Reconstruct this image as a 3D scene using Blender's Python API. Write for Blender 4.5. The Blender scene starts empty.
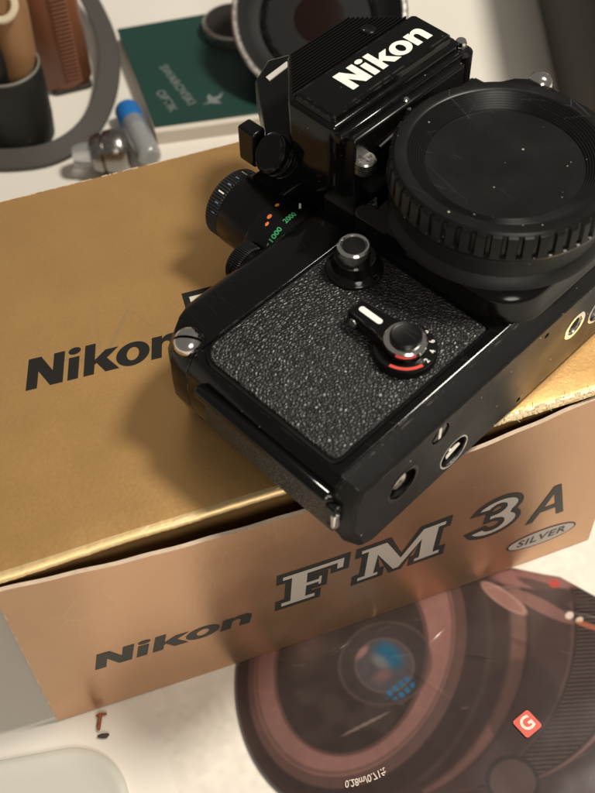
import bpy, bmesh, math, random
import numpy as np
from mathutils import Vector, Matrix, noise
from mathutils.geometry import tessellate_polygon

S = 0.001                      # all lengths below are millimetres
sc = bpy.context.scene
COL = sc.collection
random.seed(7)
H = 90.74                      # height of the carton's top
TOPZ = H

# ------------------------------------------------------------------ camera
YAW, PITCH, ROLL = 0.321096, 0.933466, -0.030324
CAMPOS = Vector((33.574, -153.583, 351.284))
FPX = 1130.0
fw = Vector((math.sin(YAW)*math.cos(PITCH), math.cos(YAW)*math.cos(PITCH), -math.sin(PITCH)))
rt = Vector((math.cos(YAW), -math.sin(YAW), 0))
up = rt.cross(fw)
r2 = math.cos(ROLL)*rt + math.sin(ROLL)*up
u2 = -math.sin(ROLL)*rt + math.cos(ROLL)*up
cd = bpy.data.cameras.new('camera')
cam = bpy.data.objects.new('camera', cd); COL.objects.link(cam)
mw = Matrix(((r2.x, u2.x, -fw.x), (r2.y, u2.y, -fw.y), (r2.z, u2.z, -fw.z))).to_4x4()
mw.translation = CAMPOS*S
cam.matrix_world = mw
cd.sensor_fit = 'HORIZONTAL'; cd.sensor_width = 36.0; cd.lens = 36.0*FPX/595.0
cd.clip_start = 0.01; cd.clip_end = 20
cd.dof.use_dof = True; cd.dof.focus_distance = 0.330; cd.dof.aperture_fstop = 23.0
sc.camera = cam

# ------------------------------------------------------------------ light
w = bpy.data.worlds.new('World'); sc.world = w; w.use_nodes = True
bg = w.node_tree.nodes['Background']
bg.inputs[0].default_value = (1.0, 0.92, 0.82, 1); bg.inputs[1].default_value = 0.17

def area(name, loc, target, size, power, col):
    l = bpy.data.lights.new(name, 'AREA'); l.shape = 'DISK'; l.size = size; l.energy = power; l.color = col
    o = bpy.data.objects.new(name, l); COL.objects.link(o); o.location = loc
    o.rotation_euler = (Vector(target)-Vector(loc)).to_track_quat('-Z', 'Y').to_euler()
    return o
area('ceiling_lamp', (0.66, -0.02, 1.14), (0.11, 0.08, 0.08), 0.22, 15.8, (1.0, 0.93, 0.82))
area('room_lamp', (0.05, -0.95, 0.80), (0.11, 0.08, 0.08), 0.50, 6.6, (1.0, 0.93, 0.83))
sc.view_settings.view_transform = 'Standard'; sc.view_settings.look = 'None'
sc.view_settings.exposure = 0.0; sc.view_settings.gamma = 1.0
sc.render.engine = 'CYCLES'
sc.render.resolution_x = 768; sc.render.resolution_y = 1024

# ------------------------------------------------------------------ materials
def lin(r, g, b):
    f = lambda c: (c/255/12.92) if c/255 <= .04045 else ((c/255+.055)/1.055)**2.4
    return (f(r), f(g), f(b))

class Mat:
    def __init__(s, name, col, rough=.5, metal=0., spec=.5, coat=0., trans=0., ior=1.45):
        m = bpy.data.materials.new(name); m.use_nodes = True
        s.m = m; s.nt = m.node_tree; s.N = s.nt.nodes; s.L = s.nt.links
        s.b = s.N['Principled BSDF']; i = s.b.inputs
        i['Base Color'].default_value = (*col, 1); i['Roughness'].default_value = rough
        i['Metallic'].default_value = metal; i['Specular IOR Level'].default_value = spec
        i['Coat Weight'].default_value = coat; i['Coat Roughness'].default_value = .12
        i['Transmission Weight'].default_value = trans; i['IOR'].default_value = ior
        s.col = col; s._tc = None
    def n(s, t, **k):
        o = s.N.new(t)
        for a, v in k.items(): setattr(o, a, v)
        return o
    def tc(s):
        if s._tc is None: s._tc = s.n('ShaderNodeTexCoord')
        return s._tc.outputs['Object']
    def noise(s, scale, detail=3, rough=.5, stretch=None):
        t = s.n('ShaderNodeTexNoise'); t.inputs['Scale'].default_value = scale
        t.inputs['Detail'].default_value = detail; t.inputs['Roughness'].default_value = rough
        src = s.tc()
        if stretch:
            mp = s.n('ShaderNodeMapping'); mp.inputs['Scale'].default_value = stretch
            s.L.new(src, mp.inputs[0]); src = mp.outputs[0]
        s.L.new(src, t.inputs['Vector']); return t.outputs['Fac']
    def voro(s, scale, feature='F1', rand=1.0, stretch=None):
        t = s.n('ShaderNodeTexVoronoi'); t.feature = feature; t.inputs['Scale'].default_value = scale
        t.inputs['Randomness'].default_value = rand
        src = s.tc()
        if stretch:
            mp = s.n('ShaderNodeMapping'); mp.inputs['Scale'].default_value = stretch
            s.L.new(src, mp.inputs[0]); src = mp.outputs[0]
        s.L.new(src, t.inputs['Vector']); return t
    def ramp(s, src, a, b, ca=0., cb=1.):
        r = s.n('ShaderNodeMapRange'); r.clamp = True
        for k, v in ((1, a), (2, b), (3, ca), (4, cb)): r.inputs[k].default_value = v
        s.L.new(src, r.inputs[0]); return r.outputs[0]
    def math(s, op, a, b):
        r = s.n('ShaderNodeMath', operation=op)
        for k, v in ((0, a), (1, b)):
            if isinstance(v, (int, float)): r.inputs[k].default_value = v
            else: s.L.new(v, r.inputs[k])
        return r.outputs[0]
    def mix(s, fac, a, b):
        r = s.n('ShaderNodeMix', data_type='RGBA')
        if isinstance(fac, (int, float)): r.inputs[0].default_value = fac
        else: s.L.new(fac, r.inputs[0])
        for k, v in ((6, a), (7, b)):
            if isinstance(v, tuple): r.inputs[k].default_value = (*v[:3], 1)
            else: s.L.new(v, r.inputs[k])
        return r.outputs[2]
    def set(s, name, v): s.L.new(v, s.b.inputs[name]); return s
    def bump(s, h, strength=.3, dist=.0002):
        b = s.n('ShaderNodeBump'); b.inputs['Strength'].default_value = strength; b.inputs['Distance'].default_value = dist
        s.L.new(h, b.inputs['Height']); s.L.new(b.outputs[0], s.b.inputs['Normal']); return s
    def dust(s, base, amount=.055, scale=330., col=(.42, .38, .33), keep=.80):
        v = s.voro(scale)
        sep = s.n('ShaderNodeSeparateColor'); s.L.new(v.outputs['Color'], sep.inputs[0])
        wob = s.math('MULTIPLY', s.noise(1900, 2), .09)
        dd = s.math('ADD', s.math('SUBTRACT', v.outputs['Distance'], s.math('MULTIPLY', s.math('POWER', sep.outputs[1], 1.6), amount*1.5)), s.math('SUBTRACT', wob, .048))
        near = s.ramp(dd, 0.0, amount*.5, 1, 0)
        pick = s.ramp(sep.outputs[0], keep, keep+.02)
        f = s.math('MULTIPLY', near, pick)
        # a few soft lint patches
        c = s.mix(f, base, col); s.set('Base Color', c); return f

def black(name, rough, base=.011, spec=.5, var=.08, keep=.8, coat=0., wear=0., scr=.03):
    M = Mat(name, (base,)*3, rough, 0, spec, coat)
    M.dust((base*1.03, base, base*.96), keep=keep)
    r = M.ramp(M.noise(90, 4), .3, .7, rough-var*.5, rough+var)
    sv = M.voro(130, 'DISTANCE_TO_EDGE', 1, (1, .22, 1)); ln_ = M.math('MULTIPLY', M.ramp(sv.outputs['Distance'], 0, .006, 1, 0), M.ramp(M.noise(75, 2), .56, .62))
    M.set('Roughness', M.math('ADD', r, M.math('MULTIPLY', ln_, .18)))
    c0 = M.b.inputs['Base Color'].links[0].from_socket
    c1 = M.mix(M.math('MULTIPLY', ln_, .4), c0, (scr, scr, scr*.95))
    if wear:                                   # paint rubbed through to grey metal along the sharp edges
        bv = M.n('ShaderNodeBevel'); bv.samples = 4; bv.inputs['Radius'].default_value = .0006
        geo = M.n('ShaderNodeNewGeometry'); dt = M.n('ShaderNodeVectorMath', operation='DOT_PRODUCT')
        M.L.new(bv.outputs[0], dt.inputs[0]); M.L.new(geo.outputs['Normal'], dt.inputs[1])
        ed = M.math('MULTIPLY', M.ramp(dt.outputs['Value'], .99, .93, 0, 1), M.ramp(M.noise(260, 4, .7), .50, .60))
        ed = M.math('MULTIPLY', ed, wear)
        c1 = M.mix(ed, c1, (.16, .15, .13)); M.set('Metallic', M.math('MULTIPLY', ed, .5))
    M.set('Base Color', c1)
    return M
black_paint = black('black_enamel', .12, .0035, spec=.36, var=.06, wear=.55)
black_paint.bump(black_paint.noise(2600, 2), .05, .00003)
base_paint = black('worn_black_base', .46, .010, spec=.16, keep=.6, wear=1., scr=.07)
base_paint.bump(base_paint.noise(260, 5), .10, .0001)
plastic = black('black_plastic', .33, .005, spec=.36, keep=.35, scr=.07)
plastic.bump(plastic.noise(1800, 3), .12, .00004)
satin = black('satin_black', .25, .004, spec=.34)
rubber = black('matte_black', .5, .008, spec=.4, keep=.86)
hole_black = Mat('hole_black', (.003,)*3, .6, 0, .3)

def chrome_mat(name, col, rough):
    M = Mat(name, col, rough, 1.0); M.set('Roughness', M.ramp(M.noise(900, 3), .3, .7, rough*.7, rough*1.4)); return M
chrome = chrome_mat('chrome', (.74, .72, .68), .14)
dull_chrome = chrome_mat('dull_chrome', (.50, .48, .44), .30)
white_ink = Mat('white_paint', (.80, .77, .70), .5)
green_ink = Mat('green_paint', (.05, .34, .13), .5)
orange_ink = Mat('orange_paint', (.75, .20, .05), .5)
red_ink = Mat('red_paint', (.60, .06, .04), .45)

def leather_black():
    M = Mat('black_leatherette', (.0085, .0083, .008), .34, 0, .9)
    def warp(scale, stretch):
        nz = M.n('ShaderNodeTexNoise'); nz.inputs['Scale'].default_value = 420; nz.inputs['Detail'].default_value = 2
        M.L.new(M.tc(), nz.inputs['Vector'])
        sub = M.n('ShaderNodeVectorMath', operation='SUBTRACT'); sub.inputs[1].default_value = (.5, .5, .5)
        M.L.new(nz.outputs['Color'], sub.inputs[0])
        sca = M.n('ShaderNodeVectorMath', operation='SCALE'); sca.inputs['Scale'].default_value = .0010
        M.L.new(sub.outputs[0], sca.inputs[0])
        add = M.n('ShaderNodeVectorMath', operation='ADD'); M.L.new(M.tc(), add.inputs[0]); M.L.new(sca.outputs[0], add.inputs[1])
        mp = M.n('ShaderNodeMapping'); mp.inputs['Scale'].default_value = stretch; mp.inputs['Rotation'].default_value = (0, 0, .75)
        M.L.new(add.outputs[0], mp.inputs[0])
        v = M.n('ShaderNodeTexVoronoi'); v.feature = 'DISTANCE_TO_EDGE'; v.inputs['Scale'].default_value = scale
        M.L.new(mp.outputs[0], v.inputs['Vector']); return v.outputs['Distance']
    d = warp(1080, (.78, 1.10, 1))
    h = M.math('POWER', M.ramp(d, .0, .34, 0, 1), .6)
    h2 = M.math('ADD', h, M.math('MULTIPLY', M.noise(1700, 3), .22))
    M.bump(h2, .85, .00032)
    M.set('Roughness', M.ramp(M.noise(160, 3), .3, .7, .35, .47))
    return M
leatherette = leather_black()

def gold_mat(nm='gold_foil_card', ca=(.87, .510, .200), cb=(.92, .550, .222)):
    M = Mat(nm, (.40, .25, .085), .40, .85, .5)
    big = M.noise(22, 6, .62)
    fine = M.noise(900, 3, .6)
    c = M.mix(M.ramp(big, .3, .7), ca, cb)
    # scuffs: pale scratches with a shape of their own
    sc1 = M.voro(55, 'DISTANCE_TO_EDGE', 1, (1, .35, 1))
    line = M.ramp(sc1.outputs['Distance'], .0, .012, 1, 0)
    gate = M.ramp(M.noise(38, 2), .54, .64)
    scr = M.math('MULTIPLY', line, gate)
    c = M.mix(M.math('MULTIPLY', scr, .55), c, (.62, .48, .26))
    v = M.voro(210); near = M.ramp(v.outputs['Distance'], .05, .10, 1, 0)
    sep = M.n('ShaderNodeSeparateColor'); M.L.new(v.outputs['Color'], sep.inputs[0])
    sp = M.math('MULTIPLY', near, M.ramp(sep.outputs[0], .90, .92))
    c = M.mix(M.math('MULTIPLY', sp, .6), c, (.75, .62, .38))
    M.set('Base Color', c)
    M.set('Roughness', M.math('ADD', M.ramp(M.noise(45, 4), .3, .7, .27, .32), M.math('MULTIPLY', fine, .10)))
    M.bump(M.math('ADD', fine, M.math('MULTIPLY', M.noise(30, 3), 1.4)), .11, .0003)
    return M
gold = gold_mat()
gold_reflect_tint = gold_mat('gold_foil_card_reflect_tint', (.56, .340, .205), (.62, .382, .235))  # same gold foil, with the pink reflection on the front painted into its colour
def edge_mat():
    M = Mat('worn_gold_fold', (.5, .33, .12), .34, .8)
    n1 = M.noise(520, 5, .7, (.35, 1, 1)); 
    fib = M.ramp(n1, .60, .70)
    c = M.mix(fib, (.78, .57, .29), (.86, .74, .50)); M.set('Base Color', c)
    M.set('Metallic', M.ramp(fib, 0, 1, .8, .05)); M.set('Roughness', M.ramp(fib, 0, 1, .50, .8))
    M.bump(n1, .25, .0003); return M
gold_edge = edge_mat()
def torn_mat():
    M = Mat('torn_board', (.74, .60, .38), .85, 0, .2)
    n1 = M.noise(600, 5, .7); M.set('Base Color', M.mix(n1, (.66, .46, .22), (.90, .78, .54))); M.bump(n1, 1., .0008); return M
torn = torn_mat()
board = Mat('raw_board', (.62, .52, .42), .8, 0, .2)
board.set('Base Color', board.mix(board.noise(500, 4), (.42, .31, .22), (.66, .54, .42)))
inside = Mat('shaded_brown_board', (.30, .17, .06), .5, .4, .3)  # tuck flap brown, with the shadow in the gap put into the colour
ink_black = Mat('black_ink', (.014, .013, .012), .42, 0, .4)
ink_grey = Mat('dark_grey_ink', (.036, .035, .032), .40, .2, .4)
ink_silver = Mat('silver_ink', (.52, .46, .41), .42, .2, .5)

def desk_mat():
    M = Mat('white_desk', (.74, .70, .62), .45, 0, .45)
    c = M.mix(M.ramp(M.noise(9, 4), .3, .7), (.72, .68, .60), (.77, .73, .66))
    v = M.voro(70); near = M.ramp(v.outputs['Distance'], .012, .03, 1, 0)
    sep = M.n('ShaderNodeSeparateColor'); M.L.new(v.outputs['Color'], sep.inputs[0])
    sp = M.math('MULTIPLY', near, M.ramp(sep.outputs[0], .82, .86))
    M.set('Base Color', M.mix(M.math('MULTIPLY', sp, .55), c, (.33, .26, .2)))
    M.bump(M.noise(350, 3), .06, .0002); return M
desk = desk_mat()

# ------------------------------------------------------------------ mesh helpers
class MB:
    def __init__(s): s.v = []; s.f = []; s.mi = []
    def add(s, vs, fs, mi=0):
        o = len(s.v); s.v += [tuple(p) for p in vs]; s.f += [tuple(i+o for i in f) for f in fs]; s.mi += [mi]*len(fs); return s
    def box(s, a, b, mi=0):
        x0, y0, z0 = a; x1, y1, z1 = b
        vs = [(x, y, z) for z in (z0, z1) for y in (y0, y1) for x in (x0, x1)]
        return s.add(vs, [(0, 2, 3, 1), (4, 5, 7, 6), (0, 1, 5, 4), (2, 6, 7, 3), (0, 4, 6, 2), (1, 3, 7, 5)], mi)
    def loft(s, rings, cap0=True, cap1=True, mi=0, closed=True):
        n = len(rings[0]); vs = [p for r in rings for p in r]; fs = []
        for k in range(len(rings)-1):
            for i in range(n if closed else n-1):
                j = (i+1) % n; fs.append((k*n+i, k*n+j, (k+1)*n+j, (k+1)*n+i))
        if cap0: fs.append(tuple(reversed(range(n))))
        if cap1: fs.append(tuple(range((len(rings)-1)*n, len(rings)*n)))
        return s.add(vs, fs, mi)
    def lathe(s, prof, c=(0, 0, 0), ax=(0, 0, 1), n=48, teeth=0, td=0., tr=None, mi=0, x0=None, c0=True):
        A = Vector(ax).normalized(); X = Vector(x0) if x0 else (Vector((1, 0, 0)) if abs(A.x) < .9 else Vector((0, 1, 0)))
        X = (X - A*X.dot(A)).normalized(); Y = A.cross(X); c = Vector(c); rings = []
        for q, (r, h) in enumerate(prof):
            ring = []
            for i in range(n):
                t = 2*math.pi*i/n; rr = r
                if teeth and tr and tr[0] <= q <= tr[1]:
                    ph = (i*teeth/n) % 1.0; rr = r - (td if ph < .30 else 0)
                ring.append(c + A*h + (X*math.cos(t)+Y*math.sin(t))*rr)
            rings.append(ring)
        return s.loft(rings, cap0=c0, mi=mi)
    def tube(s, pts, r, n=10, mi=0):
        pts = [Vector(p) for p in pts]; rings = []
        for i, p in enumerate(pts):
            d = (pts[min(i+1, len(pts)-1)] - pts[max(i-1, 0)]).normalized()
            a = Vector((0, 0, 1)) if abs(d.z) < .9 else Vector((1, 0, 0))
            u = d.cross(a).normalized(); v = d.cross(u)
            rr = r[i] if isinstance(r, (list, tuple)) else r
            rings.append([p+(u*math.cos(2*math.pi*k/n)+v*math.sin(2*math.pi*k/n))*rr for k in range(n)])
        return s.loft(rings, mi=mi)
    def flat(s, loops, z=0., mi=0, fn=None, fine=0.):
        """polygon with holes in xy; fn maps (x,y) to a 3-D point"""
        fn = fn or (lambda x, y: (x, y, z))
        L = [[Vector((x, y, 0)) for x, y in lp] for lp in loops]
        tri = tessellate_polygon(L); fl = [p for lp in L for p in lp]
        fs = []
        for t in tri:
            a, b, c = (fl[i] for i in t)
            cr = (b.x-a.x)*(c.y-a.y)-(b.y-a.y)*(c.x-a.x)
            if abs(cr) < 1e-9: continue
            fs.append(t if cr > 0 else (t[0], t[2], t[1]))
        P2 = [(p.x, p.y) for p in fl]
        if fine:                                   # split long triangles so that the print follows a bowed surface
            todo, fs, mids = list(fs), [], {}
            while todo:
                a, b, c = todo.pop()
                e = [(math.dist(P2[i], P2[j]), i, j, k) for i, j, k in ((a, b, c), (b, c, a), (c, a, b))]
                d, i, j, k = max(e)
                if d <= fine: fs.append((a, b, c)); continue
                key = (min(i, j), max(i, j))
                if key not in mids: mids[key] = len(P2); P2.append(((P2[i][0]+P2[j][0])/2, (P2[i][1]+P2[j][1])/2))
                q = mids[key]; todo += [(i, q, k), (q, j, k)]
        return s.add([fn(x, y) for x, y in P2], fs, mi)
    def prism(s, loop, z0, z1, mi=0, fn=None):
        fn = fn or (lambda x, y, z: (x, y, z))
        return s.loft([[fn(x, y, z0) for x, y in loop], [fn(x, y, z1) for x, y in loop]], mi=mi)
    def build(s, name, mats, parent=None, sharp=35, bevel=0., segs=2, recalc=True):
        me = bpy.data.meshes.new(name)
        me.from_pydata([(x*S, y*S, z*S) for x, y, z in s.v], [], s.f)
        mats = mats if isinstance(mats, (list, tuple)) else [mats]
        for m in mats: me.materials.append(m.m)
        if len(mats) > 1: me.polygons.foreach_set('material_index', s.mi)
        if recalc:
            bm = bmesh.new(); bm.from_mesh(me); bmesh.ops.recalc_face_normals(bm, faces=bm.faces); bm.to_mesh(me); bm.free()
        me.shade_smooth(); me.set_sharp_from_angle(angle=math.radians(sharp))
        o = bpy.data.objects.new(name, me); COL.objects.link(o)
        if parent: o.parent = parent
        if bevel:
            b = o.modifiers.new('bevel', 'BEVEL'); b.width = bevel*S; b.segments = segs; b.limit_method = 'ANGLE'
            b.angle_limit = math.radians(30); b.harden_normals = False
        return o

def thing(name, label, cat, loc=(0, 0, 0), rz=0., group=None):
    o = bpy.data.objects.new(name, None); COL.objects.link(o); o.empty_display_size = .01
    o.location = Vector(loc)*S; o.rotation_euler = (0, 0, rz); o['label'] = label; o['category'] = cat
    if group: o['group'] = group
    return o
def tag(o, label, cat, group=None):
    o['label'] = label; o['category'] = cat
    if group: o['group'] = group
    return o
def rrect(x0, y0, x1, y1, r, n=6):
    rs = r if isinstance(r, (list, tuple)) else [r]*4     # bl, br, tr, tl
    P = []
    for (cx, cy, a0), q in zip(((x0+rs[0], y0+rs[0], 180), (x1-rs[1], y0+rs[1], 270), (x1-rs[2], y1-rs[2], 0), (x0+rs[3], y1-rs[3], 90)), rs):
        for k in range(n+1):
            a = math.radians(a0+90*k/n); P.append((cx+q*math.cos(a), cy+q*math.sin(a)))
    return P
def circle(cx, cy, rx, ry=None, n=28, a0=0):
    ry = rx if ry is None else ry
    return [(cx+rx*math.cos(2*math.pi*k/n+a0), cy+ry*math.sin(2*math.pi*k/n+a0)) for k in range(n)]
def offset(loop, d):
    """move every edge of a polygon outwards by d (counter-clockwise loop)"""
    ar = sum(a[0]*b[1]-b[0]*a[1] for a, b in zip(loop, loop[1:]+loop[:1]))
    if ar < 0: loop = loop[::-1]
    out = []; n = len(loop)
    for i in range(n):
        p0, p1, p2 = Vector(loop[i-1]), Vector(loop[i]), Vector(loop[(i+1) % n])
        e1 = (p1-p0).normalized(); e2 = (p2-p1).normalized()
        n1 = Vector((e1.y, -e1.x)); n2 = Vector((e2.y, -e2.x))
        m = (n1+n2); k = max(.62, 1+n1.dot(n2)); q = p1 + m/k*d
        out.append((q.x, q.y))
    return out

# ------------------------------------------------------------------ lettering
def nikon_loops(wide=1.0):
    """five bold letters, cap height 1: list of (letter loops, advance)"""
    L = []
    N = [[(0, 0), (.29, 0), (.29, .54), (.63, 0), (.96, 0), (.96, 1), (.67, 1), (.67, .46), (.33, 1), (0, 1)]]
    L.append((N, 0.0))
    i1 = [[(0, 0), (.28, 0), (.28, .72), (0, .72)]]; dot = [circle(.14, .92, .165, .115, 18)]
    L.append((i1, 1.08)); L.append((dot, 1.08))
    k = [[(0, 0), (.28, 0), (.28, .30), (.335, .345), (.58, 0), (.95, 0), (.60, .44), (.90, .72), (.55, .72), (.28, .46), (.28, 1), (0, 1)]]
    L.append((k, 1.50))
    o = [circle(.44, .36, .45, .385, 30), circle(.44, .36, .165, .215, 24)[::-1]]
    L.append((o, 2.36))
    n = [(0, 0), (.28, 0), (.28, .40)]
    for t in range(0, 7):
        a = math.pi-math.pi*t/6; n.append((.395+.115*math.cos(a), .40+.125*math.sin(a)))
    n += [(.51, 0), (.80, 0), (.80, .46)]
    for t in range(1, 8):
        a = math.pi/2*t/8; n.append((.56+.24*math.cos(a), .46+.275*math.sin(a)))
    n += [(.50, .735), (.38, .715), (.28, .63), (.28, .72), (0, .72)]
    L.append(([n], 3.30))
    return [([[((x+adv)*wide, y) for x, y in lp] for lp in loops]) for loops, adv in L]
def F_loop():
    return [(0, 0), (.62, 0), (.62, .16), (.46, .16), (.46, .44), (.61, .44), (.61, .36), (.71, .36), (.71, .67), (.61, .67), (.61, .59),
            (.46, .59), (.46, .84), (.90, .84), (.90, .66), (1.06, .66), (1.06, 1), (0, 1), (0, .84), (.15, .84), (.15, .16), (0, .16)]
def M_loop():
    return [(0, 0), (.41, 0), (.41, .14), (.33, .14), (.33, .66), (.64, 0), (.77, 0), (1.08, .66), (1.08, .14), (1.00, .14), (1.00, 0), (1.50, 0),
            (1.50, .15), (1.38, .15), (1.38, .85), (1.50, .85), (1.50, 1), (1.06, 1), (.76, .36), (.47, 1), (0, 1), (0, .85), (.12, .85), (.12, .15), (0, .15)]
def three_loop():
    up_, lo = [], []
    def arc(cx, cy, rx, ry, a0, a1, n): return [(cx+rx*math.cos(math.radians(a0+(a1-a0)*k/n)), cy+ry*math.sin(math.radians(a0+(a1-a0)*k/n))) for k in range(n+1)]
    out = arc(.43, .29, .44, .29, 195, 405, 14) + arc(.43, .73, .40, .27, -38, 165, 14)
    inn = arc(.43, .73, .15, .13, 165, -90, 9)
    inn += [(.30, .60), (.30, .46), (.43, .46)]
    inn += arc(.43, .29, .18, .15, 80, -165, 9)
    return out + inn
def A_loops():
    return [[(0, 0), (.17, 0), (.27, .26), (.62, .26), (.72, 0), (.89, 0), (.53, 1), (.36, 1)], [(.32, .39), (.445, .74), (.57, .39)][::-1]]

def place_letters(loops, x, y, h, slant, fn, wide=1., rot=0.):
    c, s_ = math.cos(rot), math.sin(rot)
    def tr(lp):
        o = []
        for u, v in lp:
            px, py = (u*wide+v*slant)*h, v*h
            o.append((x+px*c-py*s_, y+px*s_+py*c))
        return o
    return [tr(lp) for lp in loops]
def lettering(name, letters, parent, mat, fn):
    """letters: list of loops lists (already placed); one mesh"""
    m = MB()
    for loops in letters: m.flat(loops, fn=fn, fine=3.0)
    return m.build(name, mat, parent, recalc=False)
def small_text(body, size, mat, name, parent, mapf, bold=0., align='CENTER', extra=0.0):
    cu = bpy.data.curves.new(name, 'FONT'); cu.body = body; cu.size = size; cu.align_x = align; cu.align_y = 'CENTER'
    cu.offset = bold; cu.fill_mode = 'FRONT'; cu.resolution_u = 3; cu.space_character = 1+extra
    t = bpy.data.objects.new(name+'_tmp', cu); COL.objects.link(t)
    dg = bpy.context.evaluated_depsgraph_get(); me = bpy.data.meshes.new_from_object(t.evaluated_get(dg))
    bpy.data.objects.remove(t); bpy.data.curves.remove(cu)
    for v in me.vertices: v.co = Vector(mapf(v.co.x, v.co.y))*S
    me.materials.clear(); me.materials.append(mat.m); me.name = name
    o = bpy.data.objects.new(name, me); COL.objects.link(o); o.parent = parent
    return o

# ================================================================== SETTING
g = MB(); g.add([(-700, -600, 0), (1100, -600, 0), (1100, 1100, 0), (-700, 1100, 0)], [(0, 1, 2, 3)])
table = g.build('table', desk); table['kind'] = 'structure'; table['label'] = 'white desk top under the box and the camera gear'

# ================================================================== CARTON
BW, BD = 190.0, 139.4
box = thing('cardboard_box', 'gold foil cardboard camera box with a black lettered lid, lying on the desk', 'box', (0, 0, .5))
BZ = .5
def bow_y(x, z):
    """front panel bulges forwards, most at its top edge"""
    t = max(0., min(1., x/BW)); tz = z/88.
    top = -6.2*(math.sin(math.pi*t**.93))**1.15 + 2.2*t - .3
    bot = -1.9 - 1.2*math.sin(math.pi*t)
    return bot*(1-tz**1.3) + top*tz**1.3
# front panel: a thin bowed board
nx, nz = 60, 14
PT = 86.8
m = MB(); TH = 1.25
def ptop(x):  # slightly ragged cut edge
    return PT + .22*math.sin(x*.35)+.18*math.sin(x*.11+1)
fr = [[(BW*i/nx, bow_y(BW*i/nx, z := ptop(BW*i/nx)*j/nz), z) for i in range(nx+1)] for j in range(nz+1)]
bk = [[(x, y+TH, z) for x, y, z in row] for row in fr]
W1 = nx+1
vs = [p for r in fr for p in r] + [p for r in bk for p in r]; O = W1*(nz+1)
fs = [(j*W1+i, j*W1+i+1, (j+1)*W1+i+1, (j+1)*W1+i) for j in range(nz) for i in range(nx)]
m.add(vs, fs, 0)
fs = [(O+(j+1)*W1+i, O+(j+1)*W1+i+1, O+j*W1+i+1, O+j*W1+i) for j in range(nz) for i in range(nx)]
fe = [(nz*W1+i, nz*W1+i+1, O+nz*W1+i+1, O+nz*W1+i) for i in range(nx)] + [(i+1, i, O+i, O+i+1) for i in range(nx)]
fe += [(j*W1, (j+1)*W1, O+(j+1)*W1, O+j*W1) for j in range(nz)] + [((j+1)*W1+nx, j*W1+nx, O+j*W1+nx, O+(j+1)*W1+nx) for j in range(nz)]
m.f += fs+fe; m.mi += [1]*len(fs+fe)
panel = m.build('front_panel', [gold_reflect_tint, board], box, recalc=False)
# lid: top sheet with a rolled, scuffed front fold
m = MB(); prof = []
R = 2.0
R = 9.0
def droop(y): return -.42*((9.0-y)/9.0)**2 if y < 9 else 0.
_f = 1.7
lidprof = [(1.3, -2.1), (.95, -1.9), (.9, -1.6)] + [(.9+_f-_f*math.cos(a), droop(.9+_f)-_f+_f*math.sin(a)) for a in [math.radians(d) for d in (22, 34, 46, 58, 70, 80)]] + [(y, droop(y)) for y in (2.7, 3.4, 4.4, 6.0, 9.0)]
def lidw(x): return .25*math.sin(x*.05)+.10*math.sin(x*.17+2)
NX = 240
rows = []
for i in range(NX+1):
    x = BW*i/NX
    wr = .16*(noise.noise(Vector((x*.21, 3., 0)))+.6*noise.noise(Vector((x*.9, 7., 0))))
    rows.append([(x, y+lidw(x)*(1 if y < 1.5 else .6)+(wr if y < 3 else 0), H-BZ+z+(wr*.6 if y < 4 else wr*.2 if y < 7 else 0)) for y, z in lidprof])
k = len(lidprof)
vs = [p for r in rows for p in r]
m.add(vs, [(i*k+j, (i+1)*k+j, (i+1)*k+j+1, i*k+j+1) for i in range(NX) for j in range(k-1)], 0)
m.mi = [1 if q % (k-1) >= 10 else 0 for q in range(len(m.f))]
fold = m.build('lid_fold', [gold_edge, gold], box, recalc=False, sharp=80)
# flat top, very slightly uneven
m = MB(); nyl = 40; vs = []
for i in range(NX+1):
    x = BW*i/NX
    for j in range(nyl+1):
        y0 = R+lidw(x)*.6; y = y0+(BD-y0)*j/nyl
        z = H-BZ + (0 if j == 0 else 1)*(-.25*math.sin(math.pi*j/nyl)*math.sin(math.pi*i/NX))
        vs.append((x, y, z))
kk = nyl+1
m.add(vs, [(i*kk+j, (i+1)*kk+j, (i+1)*kk+j+1, i*kk+j+1) for i in range(NX) for j in range(nyl)])
lid = m.build('lid', gold, box, recalc=False, sharp=80)
# torn fibres along the fold where the board has split
m = MB(); rnd = random.Random(3)
def foldz(y): return H-BZ+(droop(y) if y > 2.6 else droop(2.6)-1.7+math.sqrt(max(0, 1.7**2-(2.6-max(.9, y))**2)))
for a, b, thick in ((126, 189, 1.0), (86, 96, .5)):     # split board: ragged strips lying on the fold
    x = a
    while x < b:
        l = rnd.uniform(.5, 1.7); y0 = .9+rnd.uniform(0, .35); y1 = y0+thick*rnd.uniform(.5, 1.9); h = rnd.uniform(.06, .24)
        ys = [y0+(y1-y0)*q/4 for q in range(5)]
        A = [(x+rnd.uniform(-.1, .1), y, foldz(y)+h*math.sin(math.pi*(q+.4)/4.6)) for q, y in enumerate(ys)]
        B = [(x+l+rnd.uniform(-.1, .3), y+rnd.uniform(-.2, .2), foldz(y)+h*rnd.uniform(.4, 1.3)*math.sin(math.pi*(q+.4)/4.6)) for q, y in enumerate(ys)]
        m.add(A+B, [(q, 5+q, 6+q, q+1) for q in range(4)]); x += l*rnd.uniform(.6, 1.05)
for q in range(70):
    x = rnd.uniform(126, 189); y = rnd.uniform(1.2, 3.2); l = rnd.uniform(.6, 2.4); an = rnd.gauss(0, .7); z = foldz(y)+.1
    m.tube([(x, y, z), (x+math.cos(an)*l*.5, y+math.sin(an)*l*.5, z+rnd.uniform(.05, .4)), (x+math.cos(an)*l, y+math.sin(an)*l, z+rnd.uniform(0, .5))], .07, 4)
fib = m.build('torn_fibre', torn, box, recalc=False); fib['kind'] = 'stuff'
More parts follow.
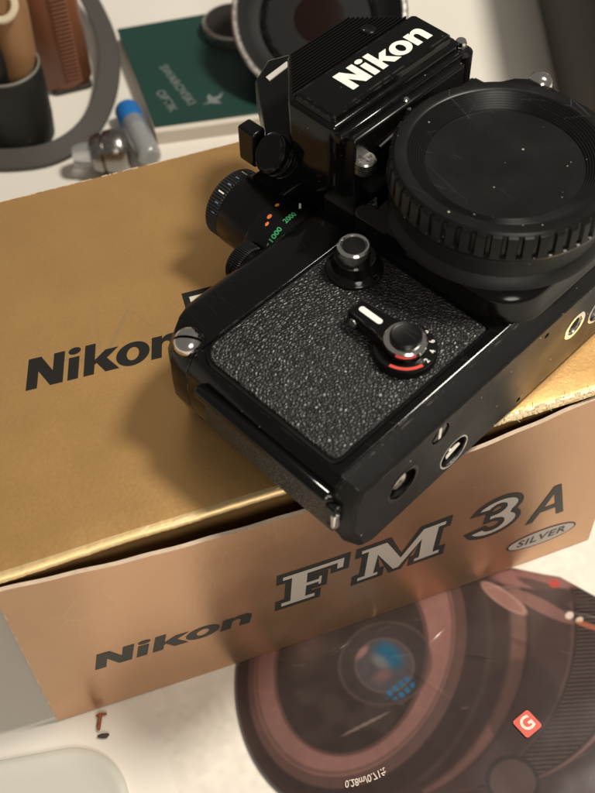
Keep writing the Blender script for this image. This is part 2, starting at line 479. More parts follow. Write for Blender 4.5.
# tuck flap behind the front panel, sides, back, bottom
m = MB(); m.box((1.2, 2.6, 30), (BW-1.2, 3.4, H-BZ-2.2)); m.build('tuck_flap', inside, box)
m = MB(); m.box((0, .2, 0), (.85, BD-.9, H-BZ-.6)); m.build('side_panel', gold, box)
m = MB(); m.box((BW-.85, .2, 0), (BW, BD-.9, H-BZ-.6)); m.build('side_panel', gold, box)
m = MB(); m.box((0, BD-.85, 0), (BW, BD, H-BZ-.3)); m.build('back_panel', gold, box)
m = MB(); m.box((.9, .3, .02), (BW-.9, BD-.9, .9)); m.build('bottom_panel', board, box)
# white worn edge at the lid's back fold
m = MB()
for q in range(120):
    x = rnd.uniform(0, BW); l = rnd.uniform(.8, 3.5)
    m.box((x, BD-.25, H-BZ-.25), (x+l, BD+.12, H-BZ+rnd.uniform(.03, .12)))
fb = m.build('worn_back_edge', board, box); fb['kind'] = 'stuff'
m = MB(); z = 1.0
while z < 86:
    l = rnd.uniform(.8, 4.5); wd = rnd.uniform(.12, .55)*(1.6 if z < 10 or rnd.random() < .15 else 1)
    y = bow_y(0, z); y2 = bow_y(0, z+l)
    m.add([(-.04, y-.05, z), (wd*rnd.uniform(.5, 1), y-.05, z+.2), (wd*rnd.uniform(.3, 1), y2-.05, z+l), (-.04, y2-.05, z+l)], [(0, 1, 2, 3)]); z += l+rnd.uniform(.2, 5)
fb = m.build('worn_corner_edge', board, box, recalc=False); fb['kind'] = 'stuff'

# lettering on the lid
top_fn = lambda x, y: (x, y, H-BZ+.07 - .25*math.sin(math.pi*max(0, min(1, (y-R)/(BD-R))))*math.sin(math.pi*x/BW))
lt = [place_letters(lp, 21.4, 59.0, 11.3, .245, top_fn, rot=-.045) for lp in nikon_loops()]
lettering('lid_lettering', lt, box, ink_black, top_fn)
front_fn = lambda x, z: (x, bow_y(x, z)-.10, z)
front_fn2 = lambda x, z: (x, bow_y(x, z)-.16, z)
lt = [place_letters(lp, 16.8, 28.4-BZ, 9.6, .21, front_fn, wide=1.24, rot=.0) for lp in nikon_loops()]
lettering('front_lettering', lt, box, ink_grey, front_fn)
def model_letters(x, y, h, rot, fA, fB, pre, dark, light):
    items = [(F_loop(), 0.0, .94, 0.0), (M_loop(), 1.22, .94, 0.0), (three_loop(), 3.10, .94, 0.0)]
    big = [[offset(lp, .074)] for lp, a, wd, dy in items]
    for (lp, adv, wd, dy), bl in zip(items, big):
        tr = lambda q: place_letters([[(u*wd+adv, v+dy) for u, v in q]], x, y, h, .05, None, rot=rot)[0]
        lettering(pre+'_model_outline', [[tr(bl[0])]], box, dark, fA)
        lettering(pre+'_model_letter', [[tr(offset(lp, -.030))]], box, light, fB)
    A = [[(u*.78+4.16, v*.90-.16) for u, v in lp] for lp in A_loops()]
    lettering(pre+'_model_letter', [place_letters(A, x, y, h, .10, None, rot=rot)], box, dark, fA)
model_letters(75.4, 32.0-BZ, 20.6, -.003, front_fn, front_fn2, 'front', ink_grey, ink_silver)
model_letters(74.0, 57.2, 20.6, -.03, top_fn, lambda x, y: (top_fn(x, y)[0], y, top_fn(x, y)[2]+.05), 'lid', ink_black, Mat('lid_silver_ink', (.72, .66, .55), .5, .1))
ov = lambda rx, ry: [(168.9+u*math.cos(-.02)-v*math.sin(-.02), 15.6+u*math.sin(-.02)+v*math.cos(-.02)) for u, v in circle(0, 0, rx, ry, 48)]
lettering('badge_outline', [[ov(13.2, 4.9), ov(12.5, 4.3)[::-1]]], box, ink_grey, front_fn)
lettering('badge_fill', [[ov(12.5, 4.3)]], box, ink_silver, front_fn)
small_text('SILVER', 5.4, ink_grey, 'badge_lettering', box, lambda x, y: front_fn2(168.9+x*1.08+y*.15, 15.6+y-x*.02), bold=.10, extra=.1)

# ================================================================== FILM CAMERA, on its back on the lid
ORG = Vector((88.357, -15.984, H+.02)); PHI = 0.4446
fc = thing('film_camera', 'black film camera body lying on its back on the gold box, lens mount capped', 'camera', ORG, PHI)
XC = 76.8
def plan(xi=0., zf=0., zb=0., n=1):
    """plan outline of the body (x, z), facetted ends; xi pulls the ends in, zf the front down, zb the back up"""
    half = [(-1.4, 33.2), (-4.2, 28.6), (-4.6, 21), (-4.4, 14), (-.8, 3.2), (2.5, 1.0)]
    L = []
    for x, z in half:
        zz = z - zf*max(0, (z-15)/18.2) + zb*max(0, (15-z)/14.)
        L.append((x+xi, zz))
    rh = [(146.5, 33.2), (153.2, 26.5), (155.0, 20), (154.6, 13), (151, 3.2), (147.5, 1.0)]
    Rr = [(x-xi, zl) for (x, _), (_, zl) in reversed(list(zip(rh, L)))]
    return L + Rr      # front-left ... back-left, back-right ... front-right
def body_rings(levels): return [[(x, y, z) for x, z in plan(*a)] for y, *a in levels]
m = MB(); m.loft(body_rings([(-3.2, 0, .2), (-2.9, 0, 0), (48.9, 0, 0), (49.3, 0, .3)])); m.build('body_shell', black_paint, fc, bevel=.35)
m = MB(); m.loft(body_rings([(49.35, 0., .25), (49.6, -.15, -.15), (55.6, -.1, -.1), (59.2, 2.2, .2), (62.4, 6.8, .9), (64.6, 11.5, 2.0), (66.0, 15.5, 3.6), (66.5, 18, 5.5)]))
m.build('top_cover', black_paint, fc, bevel=.4)
# base plate with cut holes
def base_plate():
    m = MB()
    rings = body_rings([(-3.25, -.1, -.1, 0), (-3.5, -.3, -.35, -.2), (-4.6, -.3, -.30, -.2), (-8.5, .9, 2.3, .8), (-9.2, 1.5, 3.0, 1.2), (-9.5, 2.2, 3.5, 1.8)])
    m.loft(rings, cap0=True, cap1=False)
    outer = [(x, z) for x, y, z in rings[-1]]
    holes = [(15.0, 17.4, 5.6), (28.6, 25.6, 3.4), (36.0, 9.4, 5.4), (87.0, 17.9, 4.3), (72.0, 26.6, 1.0), (99.5, 15.2, 5.2), (64.5, 5.0, .9)]
    lps = [outer]+[circle(x, z, r, n=24)[::-1] for x, z, r in holes]
    m.flat(lps, fn=lambda x, z: (x, -9.5, z))
    for x, z, r in holes:
        d = 2.6 if r > 2 else 1.2
        c = circle(x, z, r, n=24)
        m.loft([[(a, -9.5, b) for a, b in c], [(a, -9.5+d, b) for a, b in c]], cap0=False, cap1=True, mi=1)
    return m.build('base_plate', [base_paint, hole_black], fc, sharp=28), holes
bp, holes = base_plate()
def bring(x, z, r0, r1, h, mat, name, d=0., par=None):
    m = MB(); m.lathe([(r0, -.0+d), (r1, .0+d), (r1-.1, h+d), (r0+.25, h+d), (r0, h*.4+d)], (x, -9.5, z), (0, -1, 0), 32)
    m.v = m.v; return m.build(name, mat, par or fc, sharp=30)
def ring(name, mat, c, ax, r0, r1, h0, h1, n=40, par=None, bev=.12):
    m = MB(); A = [(r0, h0), (r1, h0), (r1, h1-bev), (r1-bev, h1), (r0+bev, h1), (r0, h1-bev), (r0, h0)]
    Av = Vector(ax).normalized(); X = Vector((1, 0, 0)) if abs(Av.x) < .9 else Vector((0, 1, 0)); X = (X-Av*X.dot(Av)).normalized(); Y = Av.cross(X)
    rings = [[Vector(c)+Av*h+(X*math.cos(2*math.pi*i/n)+Y*math.sin(2*math.pi*i/n))*r for i in range(n)] for r, h in A]
    m.loft(rings, cap0=False, cap1=False); return m.build(name, mat, par or fc, sharp=30)
B_ = (0, -1, 0)
ring('tripod_socket', chrome, (87, -9.5, 17.9), B_, 3.2, 4.6, -.8, .12)
ring('tripod_socket_thread', dull_chrome, (87, -9.5, 17.9), B_, 2.5, 3.2, -2.4, -.3)
ring('base_socket_ring', satin, (15, -9.5, 17.4), B_, 4.9, 6.0, -.6, .10)
m = MB(); m.lathe([(2.6, -2.5), (2.6, -1.2), (1.8, -.8), (0.02, -.8)], (15, -9.5, 17.4), B_, 24); m.build('base_socket_pin', dull_chrome, fc)
m = MB(); m.lathe([(3.1, -1.6), (3.1, -.5), (2.7, -.25), (.02, -.25)], (28.6, -9.5, 25.6), B_, 24); scw = m.build('base_screw', satin, fc)
m = MB(); m.box((28.1, -9.36, 23.4), (29.1, -9.20, 27.8)); m.build('screw_slot', chrome, scw)
ring('rewind_coupler_ring', dull_chrome, (36, -9.5, 9.4), B_, 5.1, 5.7, -.6, .10)
m = MB(); m.prism([(36+3.0*math.cos(a), 9.4+3.0*math.sin(a)) for a in np.linspace(.3, math.pi+.3, 14)], 7.2, 9.35, fn=lambda x, z, h: (x, -h, z)); m.build('base_coupler', chrome, fc, bevel=.2)
ring('battery_cover_rim', dull_chrome, (99.5, -9.5, 15.2), B_, 4.6, 5.4, -.6, .12)
m = MB(); m.lathe([(4.5, -2.4), (4.5, -.9), (4.2, -.6), (.02, -.6)], (99.5, -9.5, 15.2), B_, 32); m.build('battery_cover', rubber, fc)

# leather panels and their rims
def panel_at(x0, x1, nm):
    m = MB(); lp = rrect(x0+.5, .5, x1-.3, 48.2, [2.2, 1, 1, 5.5] if x0 < 50 else [1, 2.2, 5.5, 1])
    m.loft([[(x, y, 32.9) for x, y in lp], [(x, y, 33.55) for x, y in offset(lp, -.05)], [(x, y, 33.75) for x, y in offset(lp, -.35)]]); m.build(nm, leatherette, fc, sharp=60)
panel_at(0, 58.2, 'leather_panel'); panel_at(115.5, 146.3, 'leather_panel')
def rim_frame(x0, x1, rr):
    m = MB(); o = rrect(x0-.9, -1.1, x1+.2, 49.0, rr); i_ = rrect(x0+.1, .0, x1-.2, 48.5, [max(.4, q-.7) for q in rr])
    n = len(o)
    vs = [(x, y, 33.1) for x, y in o]+[(x, y, 34.0) for x, y in offset(o, -.3)]+[(x, y, 34.0) for x, y in offset(i_, .25)]+[(x, y, 33.1) for x, y in i_]
    fs = [(k*n+q, k*n+(q+1) % n, (k+1)*n+(q+1) % n, (k+1)*n+q) for k in range(3) for q in range(n)]
    m.add(vs, fs); m.build('panel_rim', satin, fc, sharp=60)
rim_frame(0, 58.2, [2.8, 1.2, 1.2, 6.2])

# mirror box apron with its rounded chin
lp = rrect(59.3, -5.6, 113.4, 50.5, [13, 13, 3, 3], 8)
m = MB(); m.loft([[(x, y, 31.5) for x, y in offset(lp, .8)], [(x, y, 34.0) for x, y in offset(lp, .6)], [(x, y, 35.0) for x, y in lp], [(x, y, 40.6) for x, y in offset(lp, .5)], [(x, y, 42.2) for x, y in offset(lp, -.3)],
                  [(x, y, 43.2) for x, y in offset(lp, -2.4)], [(x, y, 44.1) for x, y in offset(lp, -4.2)], [(x, y, 44.4) for x, y in offset(lp, -6.5)]])
m.build('mirror_box', black_paint, fc, sharp=50)
m = MB(); m.box((60, 50.0, 31), (113, 62, 39.5)); m.build('mirror_box_shoulder', satin, fc, bevel=.8)
CX, CY = 86.2, 21.3
m = MB(); m.lathe([(30.4, 43.0), (30.0, 44.4), (28.4, 46.0), (28.0, 50.0), (28.6, 52.6), (28.4, 53.2)], (CX, CY, 0), n=96); m.build('mount_flange', rubber, fc)
ring('mount_ring', dull_chrome, (CX, CY, 0), (0, 0, 1), 25, 28.6, 53.0, 53.7, 72)
# body cap: knurled skirt, sloping grooved dish, flat centre
cap = MB()
pro = [(28.2, 52.6), (30.2, 52.8), (30.5, 53.3), (30.5, 59.2), (30.1, 60.2)]
cap.lathe([(29.0, 53.8), (30.4, 53.9), (30.7, 54.3), (30.7, 54.9), (30.5, 55.3), (30.35, 60.9), (30.0, 61.5), (29.5, 61.9), (29.3, 59.0), (.02, 57.0)], (CX, CY, 0), n=480, teeth=48, td=.8, tr=(4, 6))
lens_cap = cap.build('mount_cap', plastic, fc, sharp=40)
def cap_face():
    m = MB(); prof = [(29.5, 61.75), (28.9, 62.35), (26.6, 62.4), (26.0, 62.2)]
    r = 25.8; z = 62.1
    while r > 21.0:
        prof += [(r, z), (r-.12, z-.16), (r-.30, z-.16), (r-.42, z-.03)]; r -= .62; z -= .36
    prof += [(20.8, z-.15), (20.3, z-.2), (.02, z-.2)]
    m.lathe(prof, (CX, CY, 0), n=128, c0=False); return m.build('cap_face', plastic, lens_cap, sharp=30)
cap_face()

# depth-of-field plunger
m = MB(); m.lathe([(8.0, 33.5), (8.0, 34.2), (7.6, 34.8), (6.8, 35.2), (6.2, 36.4), (5.6, 39.0), (.02, 39.0)], (49.2, 39.6, 0), n=56); dofb = m.build('plunger_base', black_paint, fc, sharp=40)
m = MB(); m.lathe([(4.4, 38.6), (4.4, 40.2), (4.5, 40.6), (4.5, 43.1), (4.1, 43.6), (3.6, 43.6), (3.35, 43.2), (.02, 43.2)], (48.6, 39.6, 0), n=48); pl = m.build('plunger_ring', chrome, fc, sharp=30)
m = MB(); m.lathe([(3.3, 43.15), (3.2, 43.35), (2.6, 43.4), (.02, 43.4)], (48.6, 39.6, 0), n=36); m.build('plunger_button', plastic, fc)

# self timer lever
tx, ty = 36.6, 10.4
m = MB(); m.lathe([(8.5, 33.5), (8.5, 36.0), (8.1, 36.6), (.02, 36.6)], (tx, ty, 0), n=56); m.build('timer_scale', satin, fc, sharp=40)
lev = []
for k in range(15):
    a = math.radians(-200+220*k/14); lev.append((tx+5.6*math.cos(a), ty+5.6*math.sin(a)))
lev += [(tx+3.7, ty+8.0), (tx+3.0, ty+16.6), (tx+2.2, ty+17.6), (tx-2.6, ty+17.6), (tx-3.4, ty+16.6), (tx-3.9, ty+8.0)]
m = MB(); m.loft([[(x, y, 35.2) for x, y in lev], [(x, y, 38.4) for x, y in lev], [(x, y, 39.2) for x, y in offset(lev, -.55)]]); lever = m.build('timer_lever', black_paint, fc, sharp=50)
m = MB(); m.prism(rrect(tx-1.05, ty+8.0, tx+.75, ty+15.6, .85), 39.15, 39.32); m.build('lever_stripe', white_ink, lever)
m = MB(); m.lathe([(5.7, 38.3), (5.7, 39.6), (5.3, 40.0), (4.3, 40.05), (.02, 40.0)], (tx, ty, 0), n=48); m.build('timer_ring', chrome, fc, sharp=30)
m = MB(); m.lathe([(4.2, 40.0), (4.15, 40.9), (3.7, 41.3), (3.3, 41.15), (.02, 41.15)], (tx, ty, 0), n=40); m.build('timer_button', plastic, fc, sharp=30)
m = MB()
arc_o = [(tx+7.9*math.cos(math.radians(a)), ty+7.9*math.sin(math.radians(a))) for a in np.linspace(190, 258, 14)]
arc_i = [(tx+7.0*math.cos(math.radians(a)), ty+7.0*math.sin(math.radians(a))) for a in np.linspace(258, 190, 14)]
m.flat([arc_o+arc_i], 36.68); m.build('timer_red_mark', red_ink, fc, recalc=False)
for txt, a in (('2', 272), ('4', 299), ('6', 326), ('8', 353), ('10', 20)):
    ar = math.radians(a); cx, cy = tx+7.15*math.cos(ar), ty+7.15*math.sin(ar); th = ar+math.pi/2
    small_text(txt, 2.0, white_ink, 'timer_numeral', fc, lambda x, y, cx=cx, cy=cy, th=th: (cx+x*math.cos(th)-y*math.sin(th), cy+x*math.sin(th)+y*math.cos(th), 36.69), bold=.04)
m = MB(); m.lathe([(1.3, 0), (1.2, .35), (.02, .5)], (tx-3.85, ty+14.6, 37.0), (-1, 0, .1), 16); m.build('lever_screw', dull_chrome, lever)

# strap lugs: slotted domes on the shoulders
def lug(x, ax):
    c = Vector((x, 53.6, 32.6 if x < 50 else 30.2)); A = Vector(ax).normalized()
    m = MB(); m.lathe([(4.5, -2.2), (4.5, .2), (4.2, .6), (3.9, .6)], c, A, 40); b = m.build('strap_lug', black_paint, fc)
    X = Vector((0, 1, 0)); X = (X-A*X.dot(A)).normalized(); Y = A.cross(X); rot = math.radians(35)
    u = X*math.cos(rot)+Y*math.sin(rot); v = A.cross(u)
    for sgn in (-1, 1):
        m = MB(); rings = []
        for k in range(7):
            ph = math.radians(90*k/6); rr = 4.1*math.cos(ph)+.001; hh = .6+3.3*math.sin(ph)
            ring_ = []
            for q in range(15):
                t = math.pi*q/14; ring_.append(c+A*hh + u*(rr*math.cos(t)) + v*sgn*(.38+max(0, rr*math.sin(t)-.38)))
            rings.append(ring_)
        m.loft(rings, cap0=True, cap1=True); m.build('lug_dome', chrome, b, sharp=40)
lug(1.0, (-.34, .05, .94)); lug(2*XC-3.2, (.55, .05, .83))

# door hinge bar, door edge and latch at the near end
m = MB(); m.tube([(-4.6, 43.6, 27.0), (-5.1, 43.0, 27.4), (-5.1, 20, 27.4), (-5.1, -2.6, 27.4), (-4.6, -3.0, 27)], [1.6, 2.1, 2.1, 2.1, 1.6], 16); m.build('hinge_bar', black_paint, fc, sharp=50)
m = MB(); m.prism([(-5.6, 24.6), (-6.0, 15), (-3.4, 8), (-2.6, 8.4), (-4.2, 15), (-4.2, 24.6)], -2.6, 41.5, fn=lambda x, z, y: (x, y, z)); m.build('door_edge', leatherette, fc, bevel=.3)
m = MB(); m.box((-7.0, -6.6, 19.5), (-4.2, -3.2, 26.5)); lt_ = m.build('door_latch', satin, fc, bevel=.5)
m = MB(); m.box((-7.4, -6.9, 18.8), (-5.4, -5.4, 24.5)); m.build('latch_tip', chrome, lt_, bevel=.35)

# viewfinder head
HX = 89.6
hexa = [(HX-25.4, 61.2), (HX+25.0, 61.2), (HX+26.6, 63.0), (HX+26.6, 77.4), (HX+12.2, 92.4), (HX-12.2, 92.8), (HX-26.2, 78.4), (HX-26.4, 62.8)]
m = MB(); m.loft([[(x, y*.985+.6, 24) for x, y in offset(hexa, -.5)], [(x, y, 59.6) for x, y in hexa], [(x, y, 60.8) for x, y in offset(hexa, -.6)]]); head = m.build('viewfinder_head', black_paint, fc, bevel=.7, segs=3)
m = MB(); m.box((HX-23, 56.5, 26), (HX+23.5, 63, 57.2)); m.build('head_chassis', satin, fc, bevel=.8)
m = MB(); m.box((HX-25.6, 59.0, 55.6), (HX+25.4, 62.2, 58.8)); m.build('head_ledge', black_paint, head, bevel=.7)
npl = [(HX-24.0, 62.6), (HX+24.0, 62.6), (HX+25.3, 64.0), (HX+25.4, 77.0), (HX+24.0, 78.6), (HX-23.4, 78.6), (HX-24.8, 77.2), (HX-25.0, 64.0)]
m = MB(); m.loft([[(x, y, 60.5) for x, y in npl], [(x, y, 62.2) for x, y in offset(npl, -.5)], [(x, y, 62.9) for x, y in offset(npl, -1.3)]]); nplate = m.build('nameplate', black_paint, head, sharp=30)
lt = [place_letters(lp, 77.0, 66.9, 7.9, 0, None, wide=1.02) for lp in nikon_loops()]
m = MB()
for loops in lt: m.flat(loops, z=63.0)
m.build('nameplate_lettering', white_ink, nplate, recalc=False)
# ribs across the sloping crown
m = MB(); y = 79.5
while y < 91.6:
    hw = 24.6-(y-78.4)*(24.6-11.6)/(91.8-78.4)
    m.prism([(y, 60.7), (y+.15, 61.55), (y+.50, 61.55), (y+.65, 60.7)], HX-hw, HX+hw, fn=lambda a, b, x: (x, a, b)); y += .98
m.build('rib', satin, head, sharp=30)['kind'] = 'stuff'
m = MB(); m.lathe([(2.3, 60.7), (2.3, 61.7), (1.9, 62.0), (.02, 61.7)], (HX+11.4, 83.5, 0), n=24); m.build('head_screw', satin, head)
# pins and release along the ledge
m = MB(); m.lathe([(3.2, 0), (3.2, 3.6), (2.8, 4.1), (.02, 4.1)], (HX-19.6, 55.6, 46.0), (0, 0, 1), 32); m.build('head_release', dull_chrome, fc)
m = MB(); m.lathe([(1.5, 50), (1.5, 55), (1.2, 55.6), (.02, 55.6)], (88.6, 57.5, 0), n=20); m.build('head_pin', dull_chrome, fc)
m = MB(); m.lathe([(1.0, 55.2), (1.0, 57.4), (.7, 57.8), (.02, 57.8)], (89.2, 58.2, 0), n=20); m.build('head_pin', chrome, fc)
m = MB(); m.lathe([(3.4, 48), (3.4, 57), (2.2, 58)], (HX+27.0, 61.2, 0), n=24); m.build('meter_pin_post', satin, fc)
m = MB(); m.lathe([(1.75, 57.5), (1.75, 60.2), (1.4, 60.8), (.02, 60.8)], (HX+26.8, 61.5, 0), n=20, teeth=10, td=.2, tr=(0, 1)); m.build('meter_pin', chrome, fc)
m = MB(); m.tube([(76, 55.8, 50), (88, 56.4, 51), (112, 57.2, 52)], .55, 8); m.build('chassis_wire', rubber, fc)

# side bracket with its round knob
m = MB(); m.prism([(64.0, 76), (84, 76), (96, 100), (97, 112), (90, 115), (80.5, 110.5), (72, 99), (62.0, 86)], 30, 41.0); br = m.build('side_bracket', satin, fc, bevel=.9)
m = MB(); m.prism([(83.0, 106.8), (92.5, 107.6), (93.2, 109.6), (83.4, 108.8)], 41.02, 41.35); m.build('bracket_mark', Mat('bracket_ink', (.55, .52, .48), .5), br)
m = MB(); ax = Vector((-.72, .22, .66)).normalized(); m.lathe([(5.0, -7), (6.2, -5), (6.2, -2.4), (5.6, -2.1), (5.6, -1.5), (6.2, -1.2), (6.2, .2), (5.6, .5), (5.6, 1.0), (6.0, 1.3), (6.0, 3.2), (5.2, 4.0), (.02, 4.1)], (62.0, 82.0, 40), ax, 48); kn = m.build('side_knob', black_paint, fc, sharp=30)
m = MB(); m.box((61.0, 91.0, 30), (66.0, 98.0, 42.5)); m.build('knob_arm', satin, fc, bevel=.8)

knurl_grey = black('blue_grey_knurl', .38, .020, spec=.5, keep=.7)
knurl_grey.b.inputs['Base Color'].default_value = (.02, .024, .028, 1)
# shutter dial stack and release collar on the top plate
m = MB(); m.lathe([(14.0, 60), (14.0, 76.2), (13.4, 77.0), (.02, 77.0)], (54, 0, 17), (0, 1, 0), 64); sd = m.build('speed_dial', satin, fc, sharp=40)
m = MB(); m.lathe([(11.6, 76), (11.6, 89.6), (11.2, 90.2), (.02, 90.2)], (54.2, 0, 19.4), (0, 1, 0), 64); m.build('dial_turret', satin, fc, sharp=40)
m = MB(); m.box((54, 76.5, 12), (72, 90, 30.5)); m.build('dial_arm', satin, fc, bevel=1.5, segs=3)
m = MB(); m.lathe([(10.8, 89.8), (11.1, 90.2), (11.1, 94.0), (10.4, 94.8), (9.6, 94.8), (9.2, 94.2), (.02, 94.2)], (53.6, 0, 19.8), (0, 1, 0), 288, teeth=72, td=.42, tr=(1, 2)); m.build('dial_knob', knurl_grey, fc, sharp=30)
m = MB(); m.lathe([(4.8, 64), (4.8, 71), (.02, 71)], (38.8, 0, 20), (0, 1, 0), 32); m.build('release_stem', satin, fc)
m = MB(); m.lathe([(6.0, 70.2), (6.5, 70.6), (6.5, 72.0), (6.1, 72.2), (6.1, 72.5), (6.5, 72.7), (6.5, 74.2), (5.9, 74.8), (4.2, 74.8), (4.0, 74.2), (.02, 74.2)], (38.6, 0, 20), (0, 1, 0), 240, teeth=60, td=.32, tr=(1, 6)); m.build('release_collar', rubber, fc, sharp=30)
def on_dial(x, y): return (x, y, 17+math.sqrt(max(1, 14.0**2-(x-54)**2))+.12)
small_text('1000', 2.35, green_ink, 'dial_numeral', fc, lambda x, y: on_dial(46.6+x*.95, 67.9+y), bold=.05)
small_text('2000', 2.35, green_ink, 'dial_numeral', fc, lambda x, y: on_dial(52.9+x*.95, 68.3+y), bold=.05)
for x, y, mt, rr in ((47.6, 72.3, orange_ink, .5), (49.6, 73.3, orange_ink, .62), (53.9, 74.5, orange_ink, .55)):
    m = MB(); m.flat([circle(x, y, rr*1.3, rr, 12)], fn=on_dial); m.build('dial_dot', mt, fc, recalc=False)
m = MB(); m.flat([[(57.5, 69.2), (58.2, 69.0), (60.2, 71.0), (59.6, 71.3)]], fn=on_dial); m.build('dial_index', white_ink, fc, recalc=False)
m = MB(); m.flat([[(42.2, 65.9), (43.6, 66.1), (44.2, 68.6), (42.6, 68.4)]], fn=on_dial); m.build('dial_index', Mat('teal_paint', (.10, .26, .20), .5), fc, recalc=False)
for q in range(9):
    t = math.radians(20+q*17); X_, Z_ = 53.6+11.75*math.cos(t), 19.8+11.75*math.sin(t)
    m = MB(); u_ = Vector((-math.sin(t), 0, math.cos(t)))*.22; c_ = Vector((53.6+11.15*math.cos(t), 0, 19.8+11.15*math.sin(t)))
    m.add([c_-u_+Vector((0, 90.6, 0)), c_+u_+Vector((0, 90.6, 0)), c_+u_+Vector((0, 91.9 if q % 3 else 92.8, 0)), c_-u_+Vector((0, 91.9 if q % 3 else 92.8, 0))], [(0, 1, 2, 3)])
    m.build('knob_tick', white_ink if q % 3 == 0 else Mat('blue_tick', (.10, .22, .34), .5), fc, recalc=False)
# rewind side: knob and crank seen beyond the head
m = MB(); m.lathe([(11, 64), (11, 72), (10.3, 73), (.02, 73)], (135, 0, 19), (0, 1, 0), 60, teeth=30, td=.5, tr=(0, 1)); m.build('rewind_knob', satin, fc, sharp=30)
m = MB(); m.box((126, 60, 17), (131, 71, 29)); m.build('accessory_shoe', satin, fc, bevel=.8)

# ================================================================== PRINTED SHEET
def ell(x, y, cx, cy, a, b, t):
    c, s_ = np.cos(t), np.sin(t); dx, dy = x-cx, y-cy
    return np.hypot((dx*c+dy*s_)/a, (-dx*s_+dy*c)/b)
def sm(a, b, v):
    t = np.clip((v-a)/(b-a), 0, 1); return t*t*(3-2*t)
def value_noise(x, y, sc_, seed):
    rs = np.random.RandomState(seed); G = rs.rand(256, 256)
    u, v = x/sc_, y/sc_; i, j = np.floor(u).astype(int), np.floor(v).astype(int); fu, fv = u-i, v-j
    fu = fu*fu*(3-2*fu); fv = fv*fv*(3-2*fv); g_ = lambda a, b: G[a % 256, b % 256]
    return (g_(i, j)*(1-fu)+g_(i+1, j)*fu)*(1-fv)+(g_(i, j+1)*(1-fu)+g_(i+1, j+1)*fu)*fv
def printed_sheet():
    x0, x1, y0, y1 = 30., 236., -100., 24.; st = .36
    nxs, nys = int((x1-x0)/st)+1, int((y1-y0)/st)+1
    X, Y = np.meshgrid(np.linspace(x0, x1, nxs), np.linspace(y0, y1, nys), indexing='ij')
    white = np.array([.74, .70, .62]); col = np.empty(X.shape+(3,)); col[:] = white
    def put(mask, c):
        nonlocal col
        col = col*(1-mask[..., None])+np.array(c)*mask[..., None]
    n1 = value_noise(X, Y, 7, 1); n2 = value_noise(X, Y, 2.2, 2); n3 = value_noise(X, Y, 15, 5)
    e0 = ell(X, Y, 104.5, -13.5, 58, 44, .84)
    # barrel to the right, bounded above by the picture's outline
    top = np.interp(X, [90, 150, 160, 169, 174, 182, 200, 240], [30, 4, -2.5, -8.5, -11.5, -22.5, -46, -90])
    low = np.interp(X, [60, 90, 128, 240], [-60, -72, -110, -140])
    barrel = sm(-.4, .4, top-Y)*sm(-.4, .4, Y-low)*sm(100, 101, X)
    full = np.maximum(barrel, 1-sm(.994, 1.006, e0))
    dark = np.array([.088, .068, .060]); 
    put(full, dark*.95)
    # bands of the barrel: shifted copies of the front rim
    def E(t): return ell(X, Y, 102.5+t, -13.0-.10*t, 54+.10*t, 40.5+.10*t, .84)
    def band(t0, t1, c, k=1., soft=.012):
        put(full*barrel*sm(1-soft, 1+soft, E(t0))*(1-sm(1-soft, 1+soft, E(t1)))*k, c)
    put(full*barrel*sm(.35, .8, n3)*.35, (.115, .088, .080))
    band(-1, 5, (.070, .052, .047), .8); band(5, 10, (.215, .135, .120), .75, .03); band(10, 11.2, (.05, .038, .035), .7)
    band(11.2, 24, (.098, .072, .066), .8, .03); band(24, 25.2, (.15, .105, .095), .8); band(25.2, 45, (.060, .047, .043), .9)
    ribs = .5+.5*np.sin(2*np.pi*(Y+.30*X)/1.42)
    rz = full*barrel*sm(.99, 1.01, E(26))*(1-sm(.99, 1.01, E(43)))
    put(rz*sm(.45, .85, ribs)*.85, (.150, .112, .102)); put(rz*(1-sm(.1, .4, ribs))*.7, (.030, .024, .022))
    band(45, 47, (.28, .18, .16), .8); band(47, 60, (.075, .056, .052), .8)
    # pale shapes at the far end of the barrel
    far = full*barrel*sm(-24, -10, Y)
    put(full*barrel*(1-sm(.8, 1.2, ell(X, Y, 166, -9.5, 15, 3.6, -.42)))*.8, (.36, .21, .19))
    put(full*barrel*(1-sm(.85, 1.1, ell(X, Y, 169.5, -15.5, 13, 2.0, -.75)))*.8, (.10, .075, .068))
    put(full*barrel*(1-sm(.85, 1.1, ell(X, Y, 163, -19, 12, 2.6, -.9)))*.7, (.33, .20, .18))
    put(full*barrel*(1-sm(.9, 1.1, ell(X, Y, 152.4, -12.0, 9.2, 2.9, -1.05))), (.40, .28, .24))
    put(full*barrel*(1-sm(.9, 1.1, ell(X, Y, 152.0, -11.8, 8.0, 2.0, -1.05))), (.34, .21, .18))
    put(full*barrel*(1-sm(.85, 1.1, ell(X, Y, 171, -13, 2.0, 1.6, -.4)))*.9, (.52, .10, .08))
    put(full*barrel*(1-sm(.85, 1.1, ell(X, Y, 170.2, -25.4, 1.6, 1.2, .3))), (.75, .68, .6))
    put(full*barrel*(1-sm(.85, 1.1, ell(X, Y, 172.6, -28.0, 1.5, 1.0, .3))), (.70, .62, .5))
    put(full*barrel*(1-sm(.8, 1.15, ell(X, Y, 174.5, -31.0, 4.6, 1.0, -.7)))*.8, (.48, .20, .12))
    # rings of the front element
    put((1-sm(.99, 1.01, ell(X, Y, 101.5, -13.2, 52, 38.5, .84)))*full, (.072, .056, .052))
    e1 = ell(X, Y, 98.9, -10.7, 44.8, 31.3, .84); e2 = ell(X, Y, 96.1, -13.7, 32.9, 23.6, .93)
    put((1-sm(1.0, 1.02, ell(X, Y, 99.6, -11.5, 47.6, 33.8, .84)))*.8, (.16, .11, .10))
    ang = np.arctan2(Y+12, X-98)
